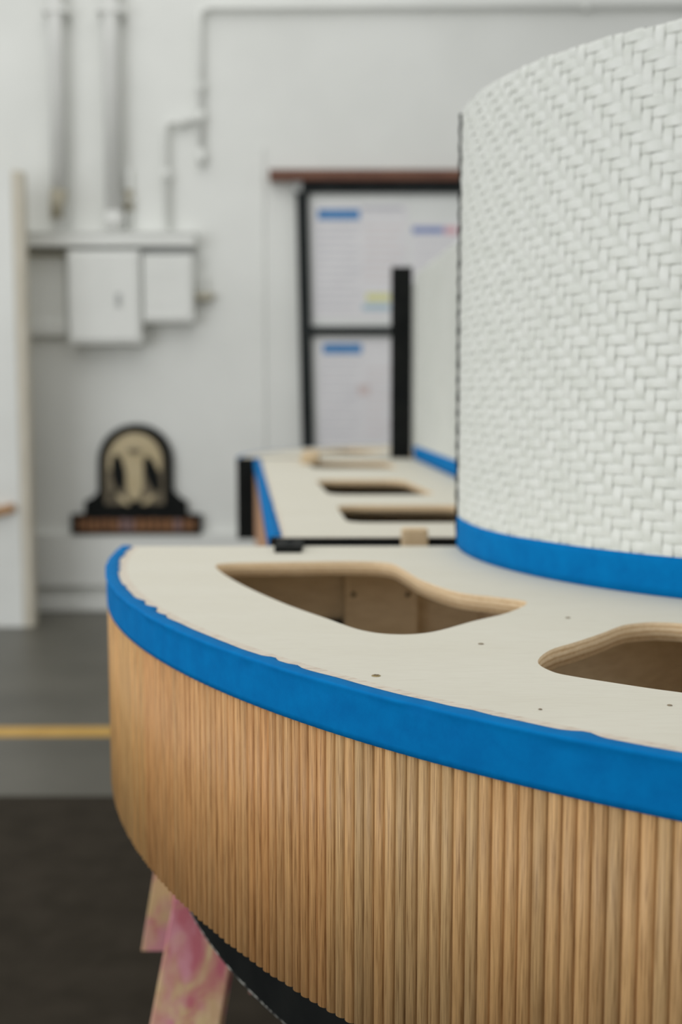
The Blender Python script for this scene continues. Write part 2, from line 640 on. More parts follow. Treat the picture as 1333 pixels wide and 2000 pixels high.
# front: backing, reeds, plinth
front = arc_slab('front_panel', C1, R1 - 0.019, R1 - 0.0068, A0, A1, Z_BOT + 0.002, TOP - THK - 0.0004, 'oak_back', bench, 140)
arc = math.pi / 2 * R1
NF = int(arc / PITCH_F)
reed_me = bpy.data.meshes.new('reed')
zt, zb = 0.298, 0.0
prof = []
hw = PITCH_F / 2 * 0.978
for k in range(9):
    u = -1 + 2 * k / 8
    prof.append((u * hw, 0.0047 * math.sqrt(max(0.0, 1 - 0.90 * u * u)) - 0.0006))
prof = [(-hw, -0.0020)] + prof + [(hw, -0.0020)]
n = len(prof)
v = [(d, s, zb) for s, d in prof] + [(d, s, zt) for s, d in prof]      # local X outward, local Y along the front
f = [(i, i + 1, n + i + 1, n + i) for i in range(n - 1)] + [tuple(range(n)), tuple(range(2 * n - 1, n - 1, -1))]
reed_me.from_pydata(v, [], f)
reed_me.materials.append(M['oak'])
bmq = bmesh.new()
bmq.from_mesh(reed_me)
bmesh.ops.recalc_face_normals(bmq, faces=bmq.faces)
bmq.to_mesh(reed_me)
bmq.free()
for p in reed_me.polygons:
    p.use_smooth = len(p.vertices) == 4
first_reed = (221.45 - A0) / 90.0 * arc / PITCH_F
shift = first_reed - math.floor(first_reed)
panel_tints = {0: (0.575, 0.335, 0.135), 1: (0.580, 0.320, 0.132), 2: (0.525, 0.325, 0.148), 3: (0.54, 0.335, 0.155), 4: (0.55, 0.345, 0.158)}
rnd = random.Random(11)
for i in range(NF + 1):
    s = (i + shift - 0.5) * PITCH_F
    a = A0 + math.degrees(s / R1)
    if a < A0 + 0.2 or a > A1 - 0.2:
        continue
    o = bpy.data.objects.new('reed', reed_me)
    col.objects.link(o)
    o.parent = front
    x, y = polar(C1, R1 - 0.0052 + rnd.uniform(-0.0003, 0.0003), a)
    o.location = Vector((x, y, Z_BOT + rnd.uniform(-0.0006, 0.0006))) - ORG[bench.name]
    o.rotation_euler = (0, 0, rad(a) + rnd.uniform(-0.02, 0.02))
    if a < 205:
        g = 0
    elif a < 221.45:
        g = 1
    elif a < 231.0:
        g = 2
    elif a < 236:
        g = 3
    else:
        g = 4
    t = panel_tints[g]
    q = rnd.uniform(0.90, 1.07) if a > 215 else rnd.uniform(0.96, 1.04)
    wm = rnd.uniform(-0.05, 0.05)
    o.color = (t[0] * q * (1 + wm), t[1] * q, t[2] * q * (1 - wm), 1)

arc_slab('plinth', C1, 0.86, R1 - IN_PL, A0 + 1.5, A1, Z_PL, Z_BOT, 'black', bench, 120)
# chipped lower edge of the plinth: a worn bead with an uneven line
rows = []
rr = random.Random(3)
for i in range(601):
    a = A0 + 1.5 + 88.5 * i / 600
    j = rr.uniform(0.0004, 0.0016) + (0.0028 if rr.random() < 0.03 else 0)
    pts = []
    for dr, dz in ((0.0002, j + 0.0006), (0.0008, j * 0.5), (0.0002, -0.0003)):
        x, y = polar(C1, R1 - IN_PL + dr, a)
        pts.append((x, y, Z_PL + dz))
    rows.append(pts)
sheet('chipped_edge', rows, 'chip', bench)

# carcass seen through the cut-outs
box('end_panel', C1[0] - R1 + 0.045, C1[0] - 0.66, C1[1] - 0.018, C1[1], Z_BOT, TOP - THK, 'ply_in', bench)
box('corner_block', on_y(674, 1180, 1.862)[0], on_y(816, 1180, 1.862)[0], 1.862, 1.8819, Z_BOT, TOP - THK, 'ply_in2', bench)
for px in (691, 797):
    x, z = on_y(px, 1161, 1.862)
    tube('block_screw', [(x, 1.8600, z), (x, 1.864, z)], 0.0042, 'dark_mark', bench, 10)
x, z = on_y(655, 1216, 1.874)
box('dark_gap_block', x - 0.014, x + 0.012, 1.872, 1.8819, z - 0.02, z + 0.004, 'black', bench)  # black block standing in for a dark opening in the end panel
arc_slab('inner_wall', C1, lambda a: r_in(a) - 0.05, lambda a: r_in(a) - 0.032, A0, A1, Z_BOT, TOP - THK, 'ply_red', bench, 80)
for a in (218.0, 252.5, 269.3):
    p, q = polar(C1, r_in(a) - 0.032, a), polar(C1, R1 - 0.05, a)
    beam('divider', (*p, (TOP - THK + Z_BOT) / 2 + 0.008), (*q, (TOP - THK + Z_BOT) / 2 + 0.008), TOP - THK - Z_BOT - 0.017, 0.018, (0, 0, 1), 'ply_in', bench, bev=0.0005)
arc_slab('bottom_panel', C1, lambda a: r_in(a) - 0.04, R1 - 0.045, A0, A1, Z_BOT + 0.001, Z_BOT + 0.016, 'ply_in', bench, 80)


# tape
def ragged(rng, n, base, amp, step=7, spikes=0):
    keys = [base + rng.uniform(-amp, amp) for _ in range(n // step + 3)]
    out = []
    for i in range(n + 1):
        k, t = divmod(i, step)
        t /= step
        t = t * t * (3 - 2 * t)
        out.append(keys[k] * (1 - t) + keys[k + 1] * t)
    for _ in range(spikes):
        i = rng.randrange(4, n - 4)
        hgt = rng.uniform(0.002, 0.0045)
        wd = rng.choice((3, 4, 6))
        for d in range(-wd, wd + 1):
            if 0 <= i + d <= n:
                out[i + d] += hgt * (1 - abs(d) / (wd + 0.5))
    return out


rng = random.Random(21)
NT = 620
flap = ragged(rng, NT, 0.0160, 0.0010, 11, 26)
lift = ragged(rng, NT, 0.0006, 0.0003, 13, 0)
crest = ragged(rng, NT, 0.0002, 0.0009, 6, 0)
sag = ragged(rng, NT, 0.0, 0.0008, 14, 0)
dent = ragged(rng, NT, 0.0002, 0.0008, 7, 0)
rows = []
for i in range(NT + 1):
    a = A0 + (A1 - A0) * i / NT
    s = (a - A0) / 90.0 * arc / PITCH_F - shift
    sc_ = abs(math.sin(math.pi * s))                     # follows the reeds a little near its lower edge
    R = R1
    cr = crest[i]
    pr = [(R - flap[i], TOP + 0.0003), (R - flap[i] * 0.62, TOP + 0.0006 + lift[i]), (R - flap[i] * 0.3, TOP + 0.0009 + lift[i]),
          (R - 0.0018 + cr, TOP + 0.0009 + lift[i] * 0.6), (R - 0.0004 + cr, TOP + 0.0008 + lift[i] * 0.5), (R + 0.0010 + cr, TOP + 0.0002 + lift[i] * 0.4),
          (R + 0.0012 + cr, TOP - 0.0012), (R + 0.0008 + cr * 0.6, TOP - 0.0030), (R + 0.0001 + dent[i], TOP - 0.0062),
          (R + 0.0001 + dent[i] * 0.8, TOP - 0.011), (R + 0.0002 + sag[i] * 0.6, TOP - 0.020), (R + 0.0002 + sag[i] * 0.5, TOP - 0.030),
          (R + 0.0001 - 0.0002 * (1 - sc_), TOP - 0.038), (R - 0.0001 - 0.0005 * (1 - sc_), TOP - 0.0435)]
    rows.append([(*polar(C1, r, a), z) for r, z in pr])
sheet('front_tape', rows, 'tape', bench, thick=0.0002)

# backrest: black core, woven straps, tape along its foot
BACK_H = 0.682
backr = arc_slab('backrest', C1, lambda a: r_in(a) - 0.030, lambda a: r_in(a) - 0.0060, A0 - 0.28, A1, TOP, TOP + BACK_H - 0.012, 'black', bench, 120)
PW = 0.0143           # strap pitch along the back
PZ = 0.0134           # strap pitch up the back
AMP = 0.0019
cross = [(-0.5, -0.0010), (-0.49, 0.0002), (-0.38, 0.00055), (-0.13, 0.0008), (0.13, 0.0008), (0.38, 0.00055), (0.49, 0.0002), (0.5, -0.0010)]


def over(u):
    """height of a strap at u pitches: two over, two under, with short ramps"""
    u = u % 4.0
    hr = 0.86

    def sm(t):
        t = max(0.0, min(1.0, t))
        return t * t * (3 - 2 * t)
    if u < hr:
        return 2 * sm((u + hr) / (2 * hr)) - 1
    if u < 2 - hr:
        return 1.0
    if u < 2 + hr:
        return 1 - 2 * sm((u - 2 + hr) / (2 * hr))
    if u < 4 - hr:
        return -1.0
    return 2 * sm((u - 4 + hr) / (2 * hr)) - 1


NCOL = int(math.pi / 2 * 0.775 / PW)
NROW = int(BACK_H / PZ)
# angle at each arc length along the back
tab = [(0.0, A0)]
st = 0.05
a = A0
while a < A1:
    p, q = Vector(polar(C1, r_in(a), a)), Vector(polar(C1, r_in(a + st), a + st))
    tab.append((tab[-1][0] + (q - p).length, a + st))
    a += st


def ang_at(s):
    lo, hi = 0, len(tab) - 1
    while hi - lo > 1:
        mid = (lo + hi) // 2
        if tab[mid][0] <= s:
            lo = mid
        else:
            hi = mid
    t = (s - tab[lo][0]) / (tab[hi][0] - tab[lo][0])
    return tab[lo][1] + (tab[hi][1] - tab[lo][1]) * t


Lback = tab[-1][0]
NCOL = int(Lback / PW)


def surface(s, d, z):
    a = ang_at(s)
    x, y = polar(C1, r_in(a) + d, a)
    return (x, y, z)


def mesh_of(name, rows, material):
    k = len(rows[0])
    me = bpy.data.meshes.new(name)
    me.from_pydata([p for r in rows for p in r], [], [(i * k + j, i * k + j + 1, (i + 1) * k + j + 1, (i + 1) * k + j) for i in range(len(rows) - 1) for j in range(k - 1)])
    me.materials.append(M[material])
    me.polygons.foreach_set('use_smooth', [True] * len(me.polygons))
    return me


SUB = 5
horiz = []
for ph in range(4):
    rows = []
    for i in range(NCOL * SUB + 1):
        u = i / SUB
        d0 = AMP * over(u - ph)
        s = min(u * PW, Lback - 1e-4)
        rows.append([Vector(surface(s, d0 + t, -w_ * PZ * 0.995)) - Vector((*ORG[bench.name][:2], 0)) for w_, t in cross])
    horiz.append(mesh_of('cross_strap', rows, 'strap'))
vert = []
for ph in range(4):
    rows = []
    for i in range(NROW * SUB + 1):
        u = i / SUB                                           # rows counted downwards from the top
        d0 = -AMP * over(u + 1.0 + ph)
        rows.append([(d0 + t, w_ * PW * 0.995, -u * PZ) for w_, t in cross])
    lead = []
    for dz, dd in ((-0.006, -0.012), (-0.002, -0.010), (0.0006, -0.006), (0.0008, -0.0025)):
        lead.append([(dd + t * 0.5, w_ * PW * 0.995, dz) for w_, t in cross])
    vert.append(mesh_of('upright_strap', lead + rows, 'strap'))
Z_WT = TOP + BACK_H
rb = random.Random(5)
for k in range(NROW):
    o = bpy.data.objects.new('cross_strap', horiz[k % 4])
    col.objects.link(o)
    o.parent = backr
    o.location = (0, 0, Z_WT - (k + 0.5) * PZ - ORG[bench.name].z + rb.uniform(-0.0003, 0.0003))
for c_ in range(NCOL):
    s = (c_ + 0.5) * PW
    a = ang_at(s)
    x, y = polar(C1, r_in(a), a)
    o = bpy.data.objects.new('upright_strap', vert[(-c_) % 4])
    col.objects.link(o)
    o.parent = backr
    o.location = Vector((x, y, Z_WT + rb.uniform(-0.0012, 0.0016))) - ORG[bench.name]
    # face normal (the radius changes slowly with the angle)
    p, q = Vector(surface(max(s - 0.004, 0), 0, 0)), Vector(surface(min(s + 0.004, Lback), 0, 0))
    tdir = q - p
    o.rotation_euler = (0, 0, math.atan2(-tdir.x, tdir.y) + math.pi + math.pi if False else math.atan2(tdir.y, tdir.x) - math.pi / 2)

# black wrapped binding along the open end of the back
pts = []
for i in range(180):
    z = TOP + (BACK_H + 0.002) * i / 179
    x, y = polar(C1, r_in(A0) + 0.0004 + 0.0007 * math.sin(i * 0.92), A0 - 0.30)
    pts.append((x, y, z))
tube('edge_binding', pts, 0.0054, 'black', bench, 8)

rows = []
tb = ragged(random.Random(2), 200, 0.050, 0.0006, 14)
for i in range(201):
    a = A0 - 0.30 + (A1 - A0 + 0.2) * i / 200
    aa = max(a, A0)
    r0 = r_in(aa) + 0.0032
    rows.append([(*polar(C1, r0 + dr, a), TOP + z) for dr, z in ((0.0004, 0.0003), (0.0004, 0.012), (0.0, 0.026), (0.0, 0.040), (-0.0004, tb[i]))])
sheet('back_tape', rows, 'tape', bench, thick=0.0003)


# ------------------------------------------------------------------ benches behind: joined small relief, same make
def strip_field(ptf, length, z0, z1, pitch):
    """woven relief as joined floats (too small to pick apart)"""
    nc, nr = int(length / pitch), int((z1 - z0) / pitch)
    v, f = [], []
    for k in range(nr):
        for c_ in range(nc):
            ph = (c_ - k) % 4
            if ph == 0 and c_ + 2 <= nc:
                s0, s1, za, zb_ = c_ * pitch, (c_ + 2) * pitch, z1 - (k + 0.97) * pitch, z1 - (k + 0.03) * pitch
            elif (c_ - k) % 4 == 2 and k + 2 <= nr:
                s0, s1, za, zb_ = (c_ + 0.03) * pitch, (c_ + 0.97) * pitch, z1 - (k + 2) * pitch, z1 - k * pitch
            else:
                continue
            b = len(v)
            e = 0.12 * pitch
            v += [ptf(s0, 0, za), ptf(s1, 0, za), ptf(s1, 0, zb_), ptf(s0, 0, zb_),
                  ptf(s0 + e, 0.0022, za + e), ptf(s1 - e, 0.0022, za + e), ptf(s1 - e, 0.0022, zb_ - e), ptf(s0 + e, 0.0022, zb_ - e)]
            f += [(b + 4, b + 5, b + 6, b + 7)] + [(b + i, b + (i + 1) % 4, b + 4 + (i + 1) % 4, b + 4 + i) for i in range(4)]
    return v, f


def reed_field(ptf, length, z0, z1, pitch):
    v, f = [], []
    n = int(length / pitch)
    for i in range(n):
        for u, d in ((0.0, 0.0), (0.15, 0.0032), (0.5, 0.0048), (0.85, 0.0032)):
            v += [ptf((i + u) * pitch, d, z0), ptf((i + u) * pitch, d, z1)]
    for i in range(len(v) // 2 - 1):
        f.append((2 * i, 2 * i + 2, 2 * i + 3, 2 * i + 1))
    return v, f


def stuff(o):
    o['kind'] = 'stuff'
    return o


# middle straight bench
A_, B_ = Vector((-0.1225, 2.02)), Vector((-0.325, 4.42))        # front edge, near and far
D_, E_ = Vector((0.425, 2.02)), Vector((0.2755, 4.42))          # foot of the back, near and far
mid = thing('straight_bench', 'long straight bench with blue taped edges and plywood seat, standing behind the curved one', 'bench', (0.05, 3.2, Z_PL))
fd = (B_ - A_).normalized()
fn = Vector((-fd.y, fd.x))            # outward (to the open front side)
bd = (E_ - D_).normalized()
bn = Vector((-bd.y, bd.x))
o_ = [A_ - fn * 0.003, B_ - fn * 0.003, E_ - bn * -0.03 - bn * 0.06, D_ - bn * 0.03]
o_ = [tuple(p) for p in o_]


def quad_hole(yn, yf, l_n, l_f, r_n, r_f, rr=0.05):
    return rounded([(l_n, yn), (r_n, yn), (r_f, yf), (l_f, yf)], rr)


mh = [quad_hole(2.245, 2.60, 0.012, -0.012, 0.30, 0.27), quad_hole(2.86, 3.36, -0.030, -0.075, 0.235, 0.175, 0.06), quad_hole(3.86, 4.20, -0.09, -0.125, 0.19, 0.16)]
seat_board('seat_top', o_, [(fn.x, fn.y), (fn.x, fn.y), None, None], mh, mid)


def front_pt(s, d, z):
    p = A_ + fd * s + fn * (d - 0.0052)
    return (p.x, p.y, z)


def back_pt(s, d, z):
    p = D_ + bd * s + bn * d
    return (p.x, p.y, z)


v = []
for dd in (-0.0052, -0.022):
    for s in (0, (B_ - A_).length):
        for z in (Z_BOT, TOP - THK - 0.0004):
            p = A_ + fd * s + fn * dd
            v.append((p.x, p.y, z))
FB = [(0, 1, 3, 2), (4, 6, 7, 5), (0, 2, 6, 4), (1, 5, 7, 3), (0, 4, 5, 1), (2, 3, 7, 6)]
fp = build('front_panel', v, FB, 'oak_back', mid)
M['oak_far'] = noisy('oak_far', (0.42, 0.23, 0.13), (0.50, 0.29, 0.17), 8.0, (20, 20, 1), rough=0.5)
stuff(build('reeding', *reed_field(front_pt, (B_ - A_).length, Z_BOT, TOP - 0.002, PITCH_F), 'oak_far', fp, fix=False))
rows = []
rg = random.Random(9)
Lm = (B_ - A_).length
for i in range(81):
    s = Lm * i / 80
    q = 0.021 + rg.uniform(-0.001, 0.001)
    rows.append([front_pt(s, 0.0052 - q, TOP + 0.0006), front_pt(s, 0.0052 - 0.003, TOP + 0.001), front_pt(s, 0.0062, TOP - 0.001), front_pt(s, 0.0058, TOP - 0.020), front_pt(s, 0.0056, TOP - 0.043)])
sheet('front_tape', rows, 'tape', mid, thick=0.0003)
beam('black_end_panel', (*(A_ - fn * 0.006 + Vector((0, 0.006))), (TOP - THK + Z_BOT) / 2), (*(D_ - bn * 0.05 + Vector((0, 0.006))), (TOP - THK + Z_BOT) / 2), TOP - THK - Z_BOT, 0.016, (0, 0, 1), 'black', mid, bev=0.001)
box('end_strip', A_.x + 0.003, D_.x, 2.0085, 2.0195, TOP - 0.05, TOP - 0.0006, 'black', mid, bev=0.001)
beam('far_end_panel', (*(B_ - fn * 0.008 - Vector((0, 0.012))), (TOP - THK + Z_BOT) / 2), (*(E_ - bn * 0.05 - Vector((0, 0.012))), (TOP - THK + Z_BOT) / 2), TOP - THK - Z_BOT, 0.016, (0, 0, 1), 'ply_in', mid, bev=0.001)
pa, pb = D_ - bn * 0.035, E_ - bn * 0.035
beam('inner_wall', (pa.x, pa.y + 0.02, (TOP - THK + Z_BOT) / 2), (pb.x, pb.y - 0.03, (TOP - THK + Z_BOT) / 2), TOP - THK - Z_BOT, 0.016, (0, 0, 1), 'ply_in', mid, bev=0.001)
for Y in (2.73, 3.62):
    t = (Y - 2.02) / 2.4
    xa, xb = A_.x + (B_.x - A_.x) * t, D_.x + (E_.x - D_.x) * t
    box('divider', xa + 0.026, xb + 0.022, Y - 0.009, Y + 0.009, Z_BOT, TOP - THK, 'ply_in', mid)
v = []
for z in (Z_BOT, Z_BOT + 0.015):
    for p in (A_ - fn * 0.045 + Vector((0, 0.02)), D_ - bn * 0.04 + Vector((0, 0.02)), E_ - bn * 0.04 - Vector((0, 0.03)), B_ - fn * 0.045 - Vector((0, 0.03))):
        v.append((p.x, p.y, z))
build('bottom_panel', v, [(3, 2, 1, 0), (4, 5, 6, 7)] + [(i, (i + 1) % 4, 4 + (i + 1) % 4, 4 + i) for i in range(4)], 'black', mid)
v = []
for z in (Z_PL, Z_BOT):
    for p in (A_ - fn * IN_PL + Vector((0, 0.05)), D_ - bn * -0.05 + Vector((0, 0.05)), E_ - bn * -0.05 - Vector((0, 0.05)), B_ - fn * IN_PL - Vector((0, 0.05))):
        v.append((p.x, p.y, z))
build('plinth', v, [(3, 2, 1, 0), (4, 5, 6, 7)] + [(i, (i + 1) % 4, 4 + (i + 1) % 4, 4 + i) for i in range(4)], 'black', mid)
v = []
Lb = (E_ - D_).length
for dd in (-0.0005, -0.03):
    for s in (0, Lb):
        for z in (TOP, TOP + BACK_H):
            p = D_ + bd * s + bn * dd
            v.append((p.x, p.y, z))
M['strap_far'] = noisy('white_weave', (0.70, 0.715, 0.665), (0.75, 0.76, 0.715), 9.0, rough=0.4)
bk = build('backrest', v, FB, 'strap_far', mid)
stuff(build('weave', *strip_field(back_pt, Lb, TOP, TOP + BACK_H, PW), 'strap_far', bk))
rows = [[back_pt(Lb * i / 40, 0.0032, TOP + 0.0004), back_pt(Lb * i / 40, 0.003, TOP + 0.02), back_pt(Lb * i / 40, 0.0028, TOP + 0.05)] for i in range(41)]
sheet('back_tape', rows, 'tape', mid, thick=0.0003)

# far curved bench, mirrored
C3 = (0.985, 4.49)
R3, RI3 = 1.383, 0.79
far = thing('curved_bench', 'far curved bench with black end panel and black back post, standing beyond the straight one', 'bench', (0.2, 5.1, Z_PL))
ang3 = [180 - 90 * i / 60 for i in range(61)]
out3 = [polar(C3, R3 - 0.003, a) for a in ang3]
fl3 = [(math.cos(rad(a)), math.sin(rad(a))) for a in ang3]
in3 = [polar(C3, RI3 - 0.03, a) for a in reversed(ang3)]


def polar_hole(C, ra, rb_, a0, a1):
    pts = [polar(C, rb_, a0 + (a1 - a0) * i / 6) for i in range(7)] + [polar(C, ra, a1 + (a0 - a1) * i / 6) for i in range(7)]
    return rounded(pts, 0.03, 3)


seat_board('seat_top', out3 + in3, fl3 + [None] * len(in3), [polar_hole(C3, 0.94, 1.19, 163, 143), polar_hole(C3, 0.94, 1.19, 128, 108)], far)


def far_front(s, d, z):
    return (*polar(C3, R3 - 0.0052 + d, 180 - math.degrees(s / R3)), z)


def far_back(s, d, z):
    return (*polar(C3, RI3 + d, 180 - math.degrees(s / RI3)), z)


fp3 = arc_slab('front_panel', C3, R3 - 0.02, R3 - 0.0056, 179.3, 90, Z_BOT, TOP - THK - 0.0004, 'oak_back', far, 60)
stuff(build('reeding', *reed_field(far_front, math.pi / 2 * R3, Z_BOT, TOP - 0.002, PITCH_F), 'oak_far', fp3, fix=False))
rows = [[far_front(math.pi / 2 * R3 * i / 60, d, z) for d, z in ((-0.010, TOP + 0.0006), (0.0062, TOP + 0.0002), (0.006, TOP - 0.043))] for i in range(61)]
sheet('front_tape', rows, 'tape', far, thick=0.0003)
box('black_end_panel', C3[0] - R3 + 0.001, C3[0] - RI3 + 0.11, C3[1] - 0.018, C3[1] - 0.0005, TOP - 0.312, TOP - 0.0008, 'black', far, bev=0.001)
arc_slab('plinth', C3, 0.86, R3 - IN_PL, 178, 90, Z_PL, Z_BOT, 'black', far, 40)
arc_slab('inner_wall', C3, RI3 - 0.05, RI3 - 0.032, 179, 90, Z_BOT, TOP - THK, 'ply_in', far, 40)
p, q = polar(C3, RI3 - 0.03, 136), polar(C3, R3 - 0.021, 136)
beam('divider', (*p, (TOP - THK + Z_BOT) / 2), (*q, (TOP - THK + Z_BOT) / 2), TOP - THK - Z_BOT - 0.001, 0.018, (0, 0, 1), 'ply_in', far, bev=0.0005)
arc_slab('bottom_panel', C3, RI3 - 0.032, R3 - 0.045, 179, 90, Z_BOT + 0.001, Z_BOT + 0.016, 'ply_in', far, 40)
bk3 = arc_slab('backrest', C3, RI3 - 0.03, RI3 - 0.0005, 179.2, 90, TOP, TOP + BACK_H, 'strap_far', far, 60)
stuff(build('weave', *strip_field(far_back, math.pi / 2 * RI3, TOP, TOP + BACK_H, PW), 'strap_far', bk3))
xl, _ = on_y(764, 700, C3[1])
xr, zt_ = on_y(806, 521, C3[1] - 0.02)
box('back_post', xl, xr, C3[1] - 0.022, C3[1] + 0.012, TOP - 0.0005, zt_, 'black', far, bev=0.002)
rows = [[far_back(math.pi / 2 * RI3 * i / 40, d, z) for d, z in ((0.0032, TOP + 0.0004), (0.0028, TOP + 0.05))] for i in range(41)]
sheet('back_tape', rows, 'tape', far, thick=0.0003)

# connectors and offcuts between the benches
x0, y0 = on_z(536, 1080, TOP)
x1, _ = on_z(590, 1080, TOP)
cp = thing('connector_plate', 'small black joining plate lying on the far edge of the near curved seat', 'plate', ((x0 + x1) / 2, y0 + 0.04, TOP))
box('plate', x0, x1, y0, y0 + 0.105, TOP + 0.0002, TOP + 0.0100, 'black', cp, bev=0.0015)
for k in (0.3, 0.7):
    tube('bolt_head', [((x0 + x1) / 2, y0 + 0.105 * k, TOP + 0.009), ((x0 + x1) / 2, y0 + 0.105 * k, TOP + 0.0125)], 0.005, 'frame_black', cp, 8)
x0, z0 = on_y(784, 1063, 1.995)
x1, z1 = on_y(836, 1031, 1.995)
tag(box('wood_shim', x0, x1, 1.9795, 2.0083, z0 - 0.01, z1, 'pine', bev=0.004), 'small pale wooden block wedged against the black edge of the straight bench', 'wood block')
x0, y0 = on_z(588, 907, TOP)
x1, _ = on_z(622, 907, TOP)
tag(box('wood_shim', x0, x1, y0, 4.40, TOP + 0.0004, TOP + 0.034, 'pine', bev=0.004), 'pale wooden block lying on the far end of the straight seat', 'wood block')


# ------------------------------------------------------------------ trestles
def trestle(label, cx, cy, ang, stain, top=Z_PL - 0.0008, half=0.40, group=None):
    t = thing('sawhorse', label, 'sawhorse', (cx, cy, 0), group)
    t['group'] = 'sawhorses under the benches'
    d = Vector((math.cos(rad(ang)), math.sin(rad(ang)), 0))
    n_ = Vector((-d.y, d.x, 0))
    c0 = Vector((cx, cy, 0))
    beam('crossbeam', c0 - d * half + Vector((0, 0, top - 0.0445)), c0 + d * half + Vector((0, 0, top - 0.0445)), 0.089, 0.038, (0, 0, 1), stain, t)
    for e in (-1, 1):
        q = c0 + d * (e * (half - 0.07))
        for s in (-1, 1):
            foot = q + n_ * (s * 0.27) + d * (e * 0.10)
            head = q + n_ * (s * 0.042) + Vector((0, 0, top - 0.02))
            beam('leg', foot + Vector((0, 0, 0.024)), head, 0.098, 0.036, d, stain, t)
        zz = top - 0.185
        v = []
        g = q - d * (e * 0.060)
        for th in (-0.006, 0.006):
            for sx_, z_ in ((-0.10, zz), (0.10, zz), (0.055, top - 0.10), (-0.055, top - 0.10)):
                v.append(g + n_ * sx_ + d * th + Vector((0, 0, z_)))
        build('gusset', v, [(0, 1, 2, 3), (7, 6, 5, 4)] + [(i, (i + 1) % 4, 4 + (i + 1) % 4, 4 + i) for i in range(4)], stain, t)
    return t


sh = trestle('pink-stained timber sawhorse under the near curved bench', 0.034, 1.714, 0, 'pink_wood', half=0.29)
prism_xz('end_plate', [on_y(px, py, 1.735) for px, py in ((303, 1690), (276, 1858), (350, 1858), (350, 1690))], 1.7335, 1.755, 'pink_wood', sh, 0.002)
trestle('sawhorse carrying the other end of the near curved bench', 0.86, 0.84, 82, 'pine', half=0.24)
trestle('sawhorse below the near end of the straight bench', 0.09, 2.98, -4, 'pine', half=0.22)
trestle('sawhorse below the far end of the straight bench', 0.0, 3.98, -4, 'pine', half=0.22)
trestle('sawhorse below the black end of the far curved bench', 0.02, 5.02, -24, 'pine', half=0.22)
trestle('sawhorse below the other end of the far curved bench', 0.75, 5.55, -75, 'pine', half=0.22)


# ------------------------------------------------------------------ things on and against the back wall
def wrect(name, px0, py0, px1, py1, yf, yb, material, parent=None, bev=0.003):
    """box against the wall: pixel rectangle of its front face, standing yf..yb off the wall"""
    Y = WALL_Y - yf
    x0, z1 = on_y(px0, py0, Y)
    x1, z0 = on_y(px1, py1, Y)
    return box(name, x0, x1, Y, WALL_Y - yb, z0, z1, material, parent, bev)


def wthing(name, label, cat, px, py, group=None):
    x, z = W(px, py)
    return thing(name, label, cat, (x, WALL_Y, z), group)


# notice board in black frame, top ledge of red-brown wood
nbd = wthing('notice_board', 'black framed white notice board with red-brown wooden ledge on top', 'notice board', 760, 1000)
wrect('board', 590, 360, 1010, 1010, 0.022, 0.0, 'board', nbd, 0)


def stile(name, pts, y0=0.055, y1=0.0):
    Y = WALL_Y - y0
    prism_xz(name, [on_y(px, py, Y) for px, py in pts], Y, WALL_Y - y1, 'frame_black', nbd)


stile('stile', [(578, 352), (602, 352), (617, 1010), (593, 1010)])
stile('stile', [(1000, 352), (1024, 352), (1020, 1010), (996, 1010)])
stile('top_rail', [(602, 352), (1000, 352), (1000, 376), (602, 376)])
stile('middle_rail', [(607, 637), (998, 637), (998, 655), (608, 655)], 0.050)
stile('bottom_rail', [(616, 986), (998, 986), (996, 1010), (616, 1010)], 0.050)
wrect('wooden_ledge', 526, 330, 1070, 351, 0.10, 0.0, 'red_wood', nbd)
wrect('ledge_bracket', 572, 351, 590, 374, 0.06, 0.0, 'grey_metal', nbd, 0.001)


def paper(label, x0, y0, x1, y1, prints):
    t = wthing('paper_sheet', label, 'paper', (x0 + x1) / 2, y1, 'printed sheets on the notice board')
    wrect('sheet', x0, y0, x1, y1, 0.0245, 0.022, 'paper', t, 0)
    for nm, a, b, c_, d, k in prints:
        wrect(nm, a, b, c_, d, 0.0255, 0.0246, k, t, 0)
    return t


def rowlines(x0, x1, y0, y1, n, k='paper_line'):
    return [('text_line', x0, y0 + (y1 - y0) * i / n, x1 - 7 * (i % 3), y0 + (y1 - y0) * i / n + 2.2, k) for i in range(n)]


paper('large printed sheet with blue heading, upper left on the notice board', 612, 398, 797, 622,
      [('heading', 621, 409, 703, 429, 'paper_blue'), ('subheading', 706, 404, 788, 411, 'paper_line')] + rowlines(618, 705, 442, 612, 12) + rowlines(712, 790, 442, 560, 8, 'paper_rose')
      + [('highlight', 716, 573, 762, 588, 'paper_yellow'), ('highlight', 708, 594, 762, 606, 'paper_teal')])
paper('sheet with violet-blue heading and pink tip on the notice board', 803, 434, 902, 620,
      [('heading', 806, 443, 868, 456, 'paper_purple'), ('heading_tip', 869, 443, 894, 457, 'paper_pink')] + rowlines(808, 890, 472, 600, 6))
paper('printed sheet with blue heading below the middle rail of the notice board', 622, 662, 772, 872,
      [('heading', 631, 671, 707, 691, 'paper_blue')] + rowlines(628, 705, 706, 862, 9) + rowlines(716, 764, 720, 862, 8, 'paper_rose')
      + [('highlight', 700, 752, 722, 772, 'paper_rose')])

# flat panel joint on the wall left of the board
tr2 = structure(wrect('trim_2', 506, 285, 522, 1175, 0.010, 0.0, 'wall', None, 0.004))

# arched shop sign
sg = wthing('arched_sign', 'black and tan arched sign with orange lettering on stepped base, hung on white wall', 'sign', 265, 1045)
wrect('base_board', 138, 1005, 393, 1045, 0.06, 0.0, 'black', sg)
Yb = WALL_Y - 0.05


def sign_poly(name, pts, yf, yb, material, parent=sg, bev=0.0):
    return prism_xz(name, [on_y(px, py, WALL_Y - yf) for px, py in pts], WALL_Y - yf, WALL_Y - yb, material, parent, bev)


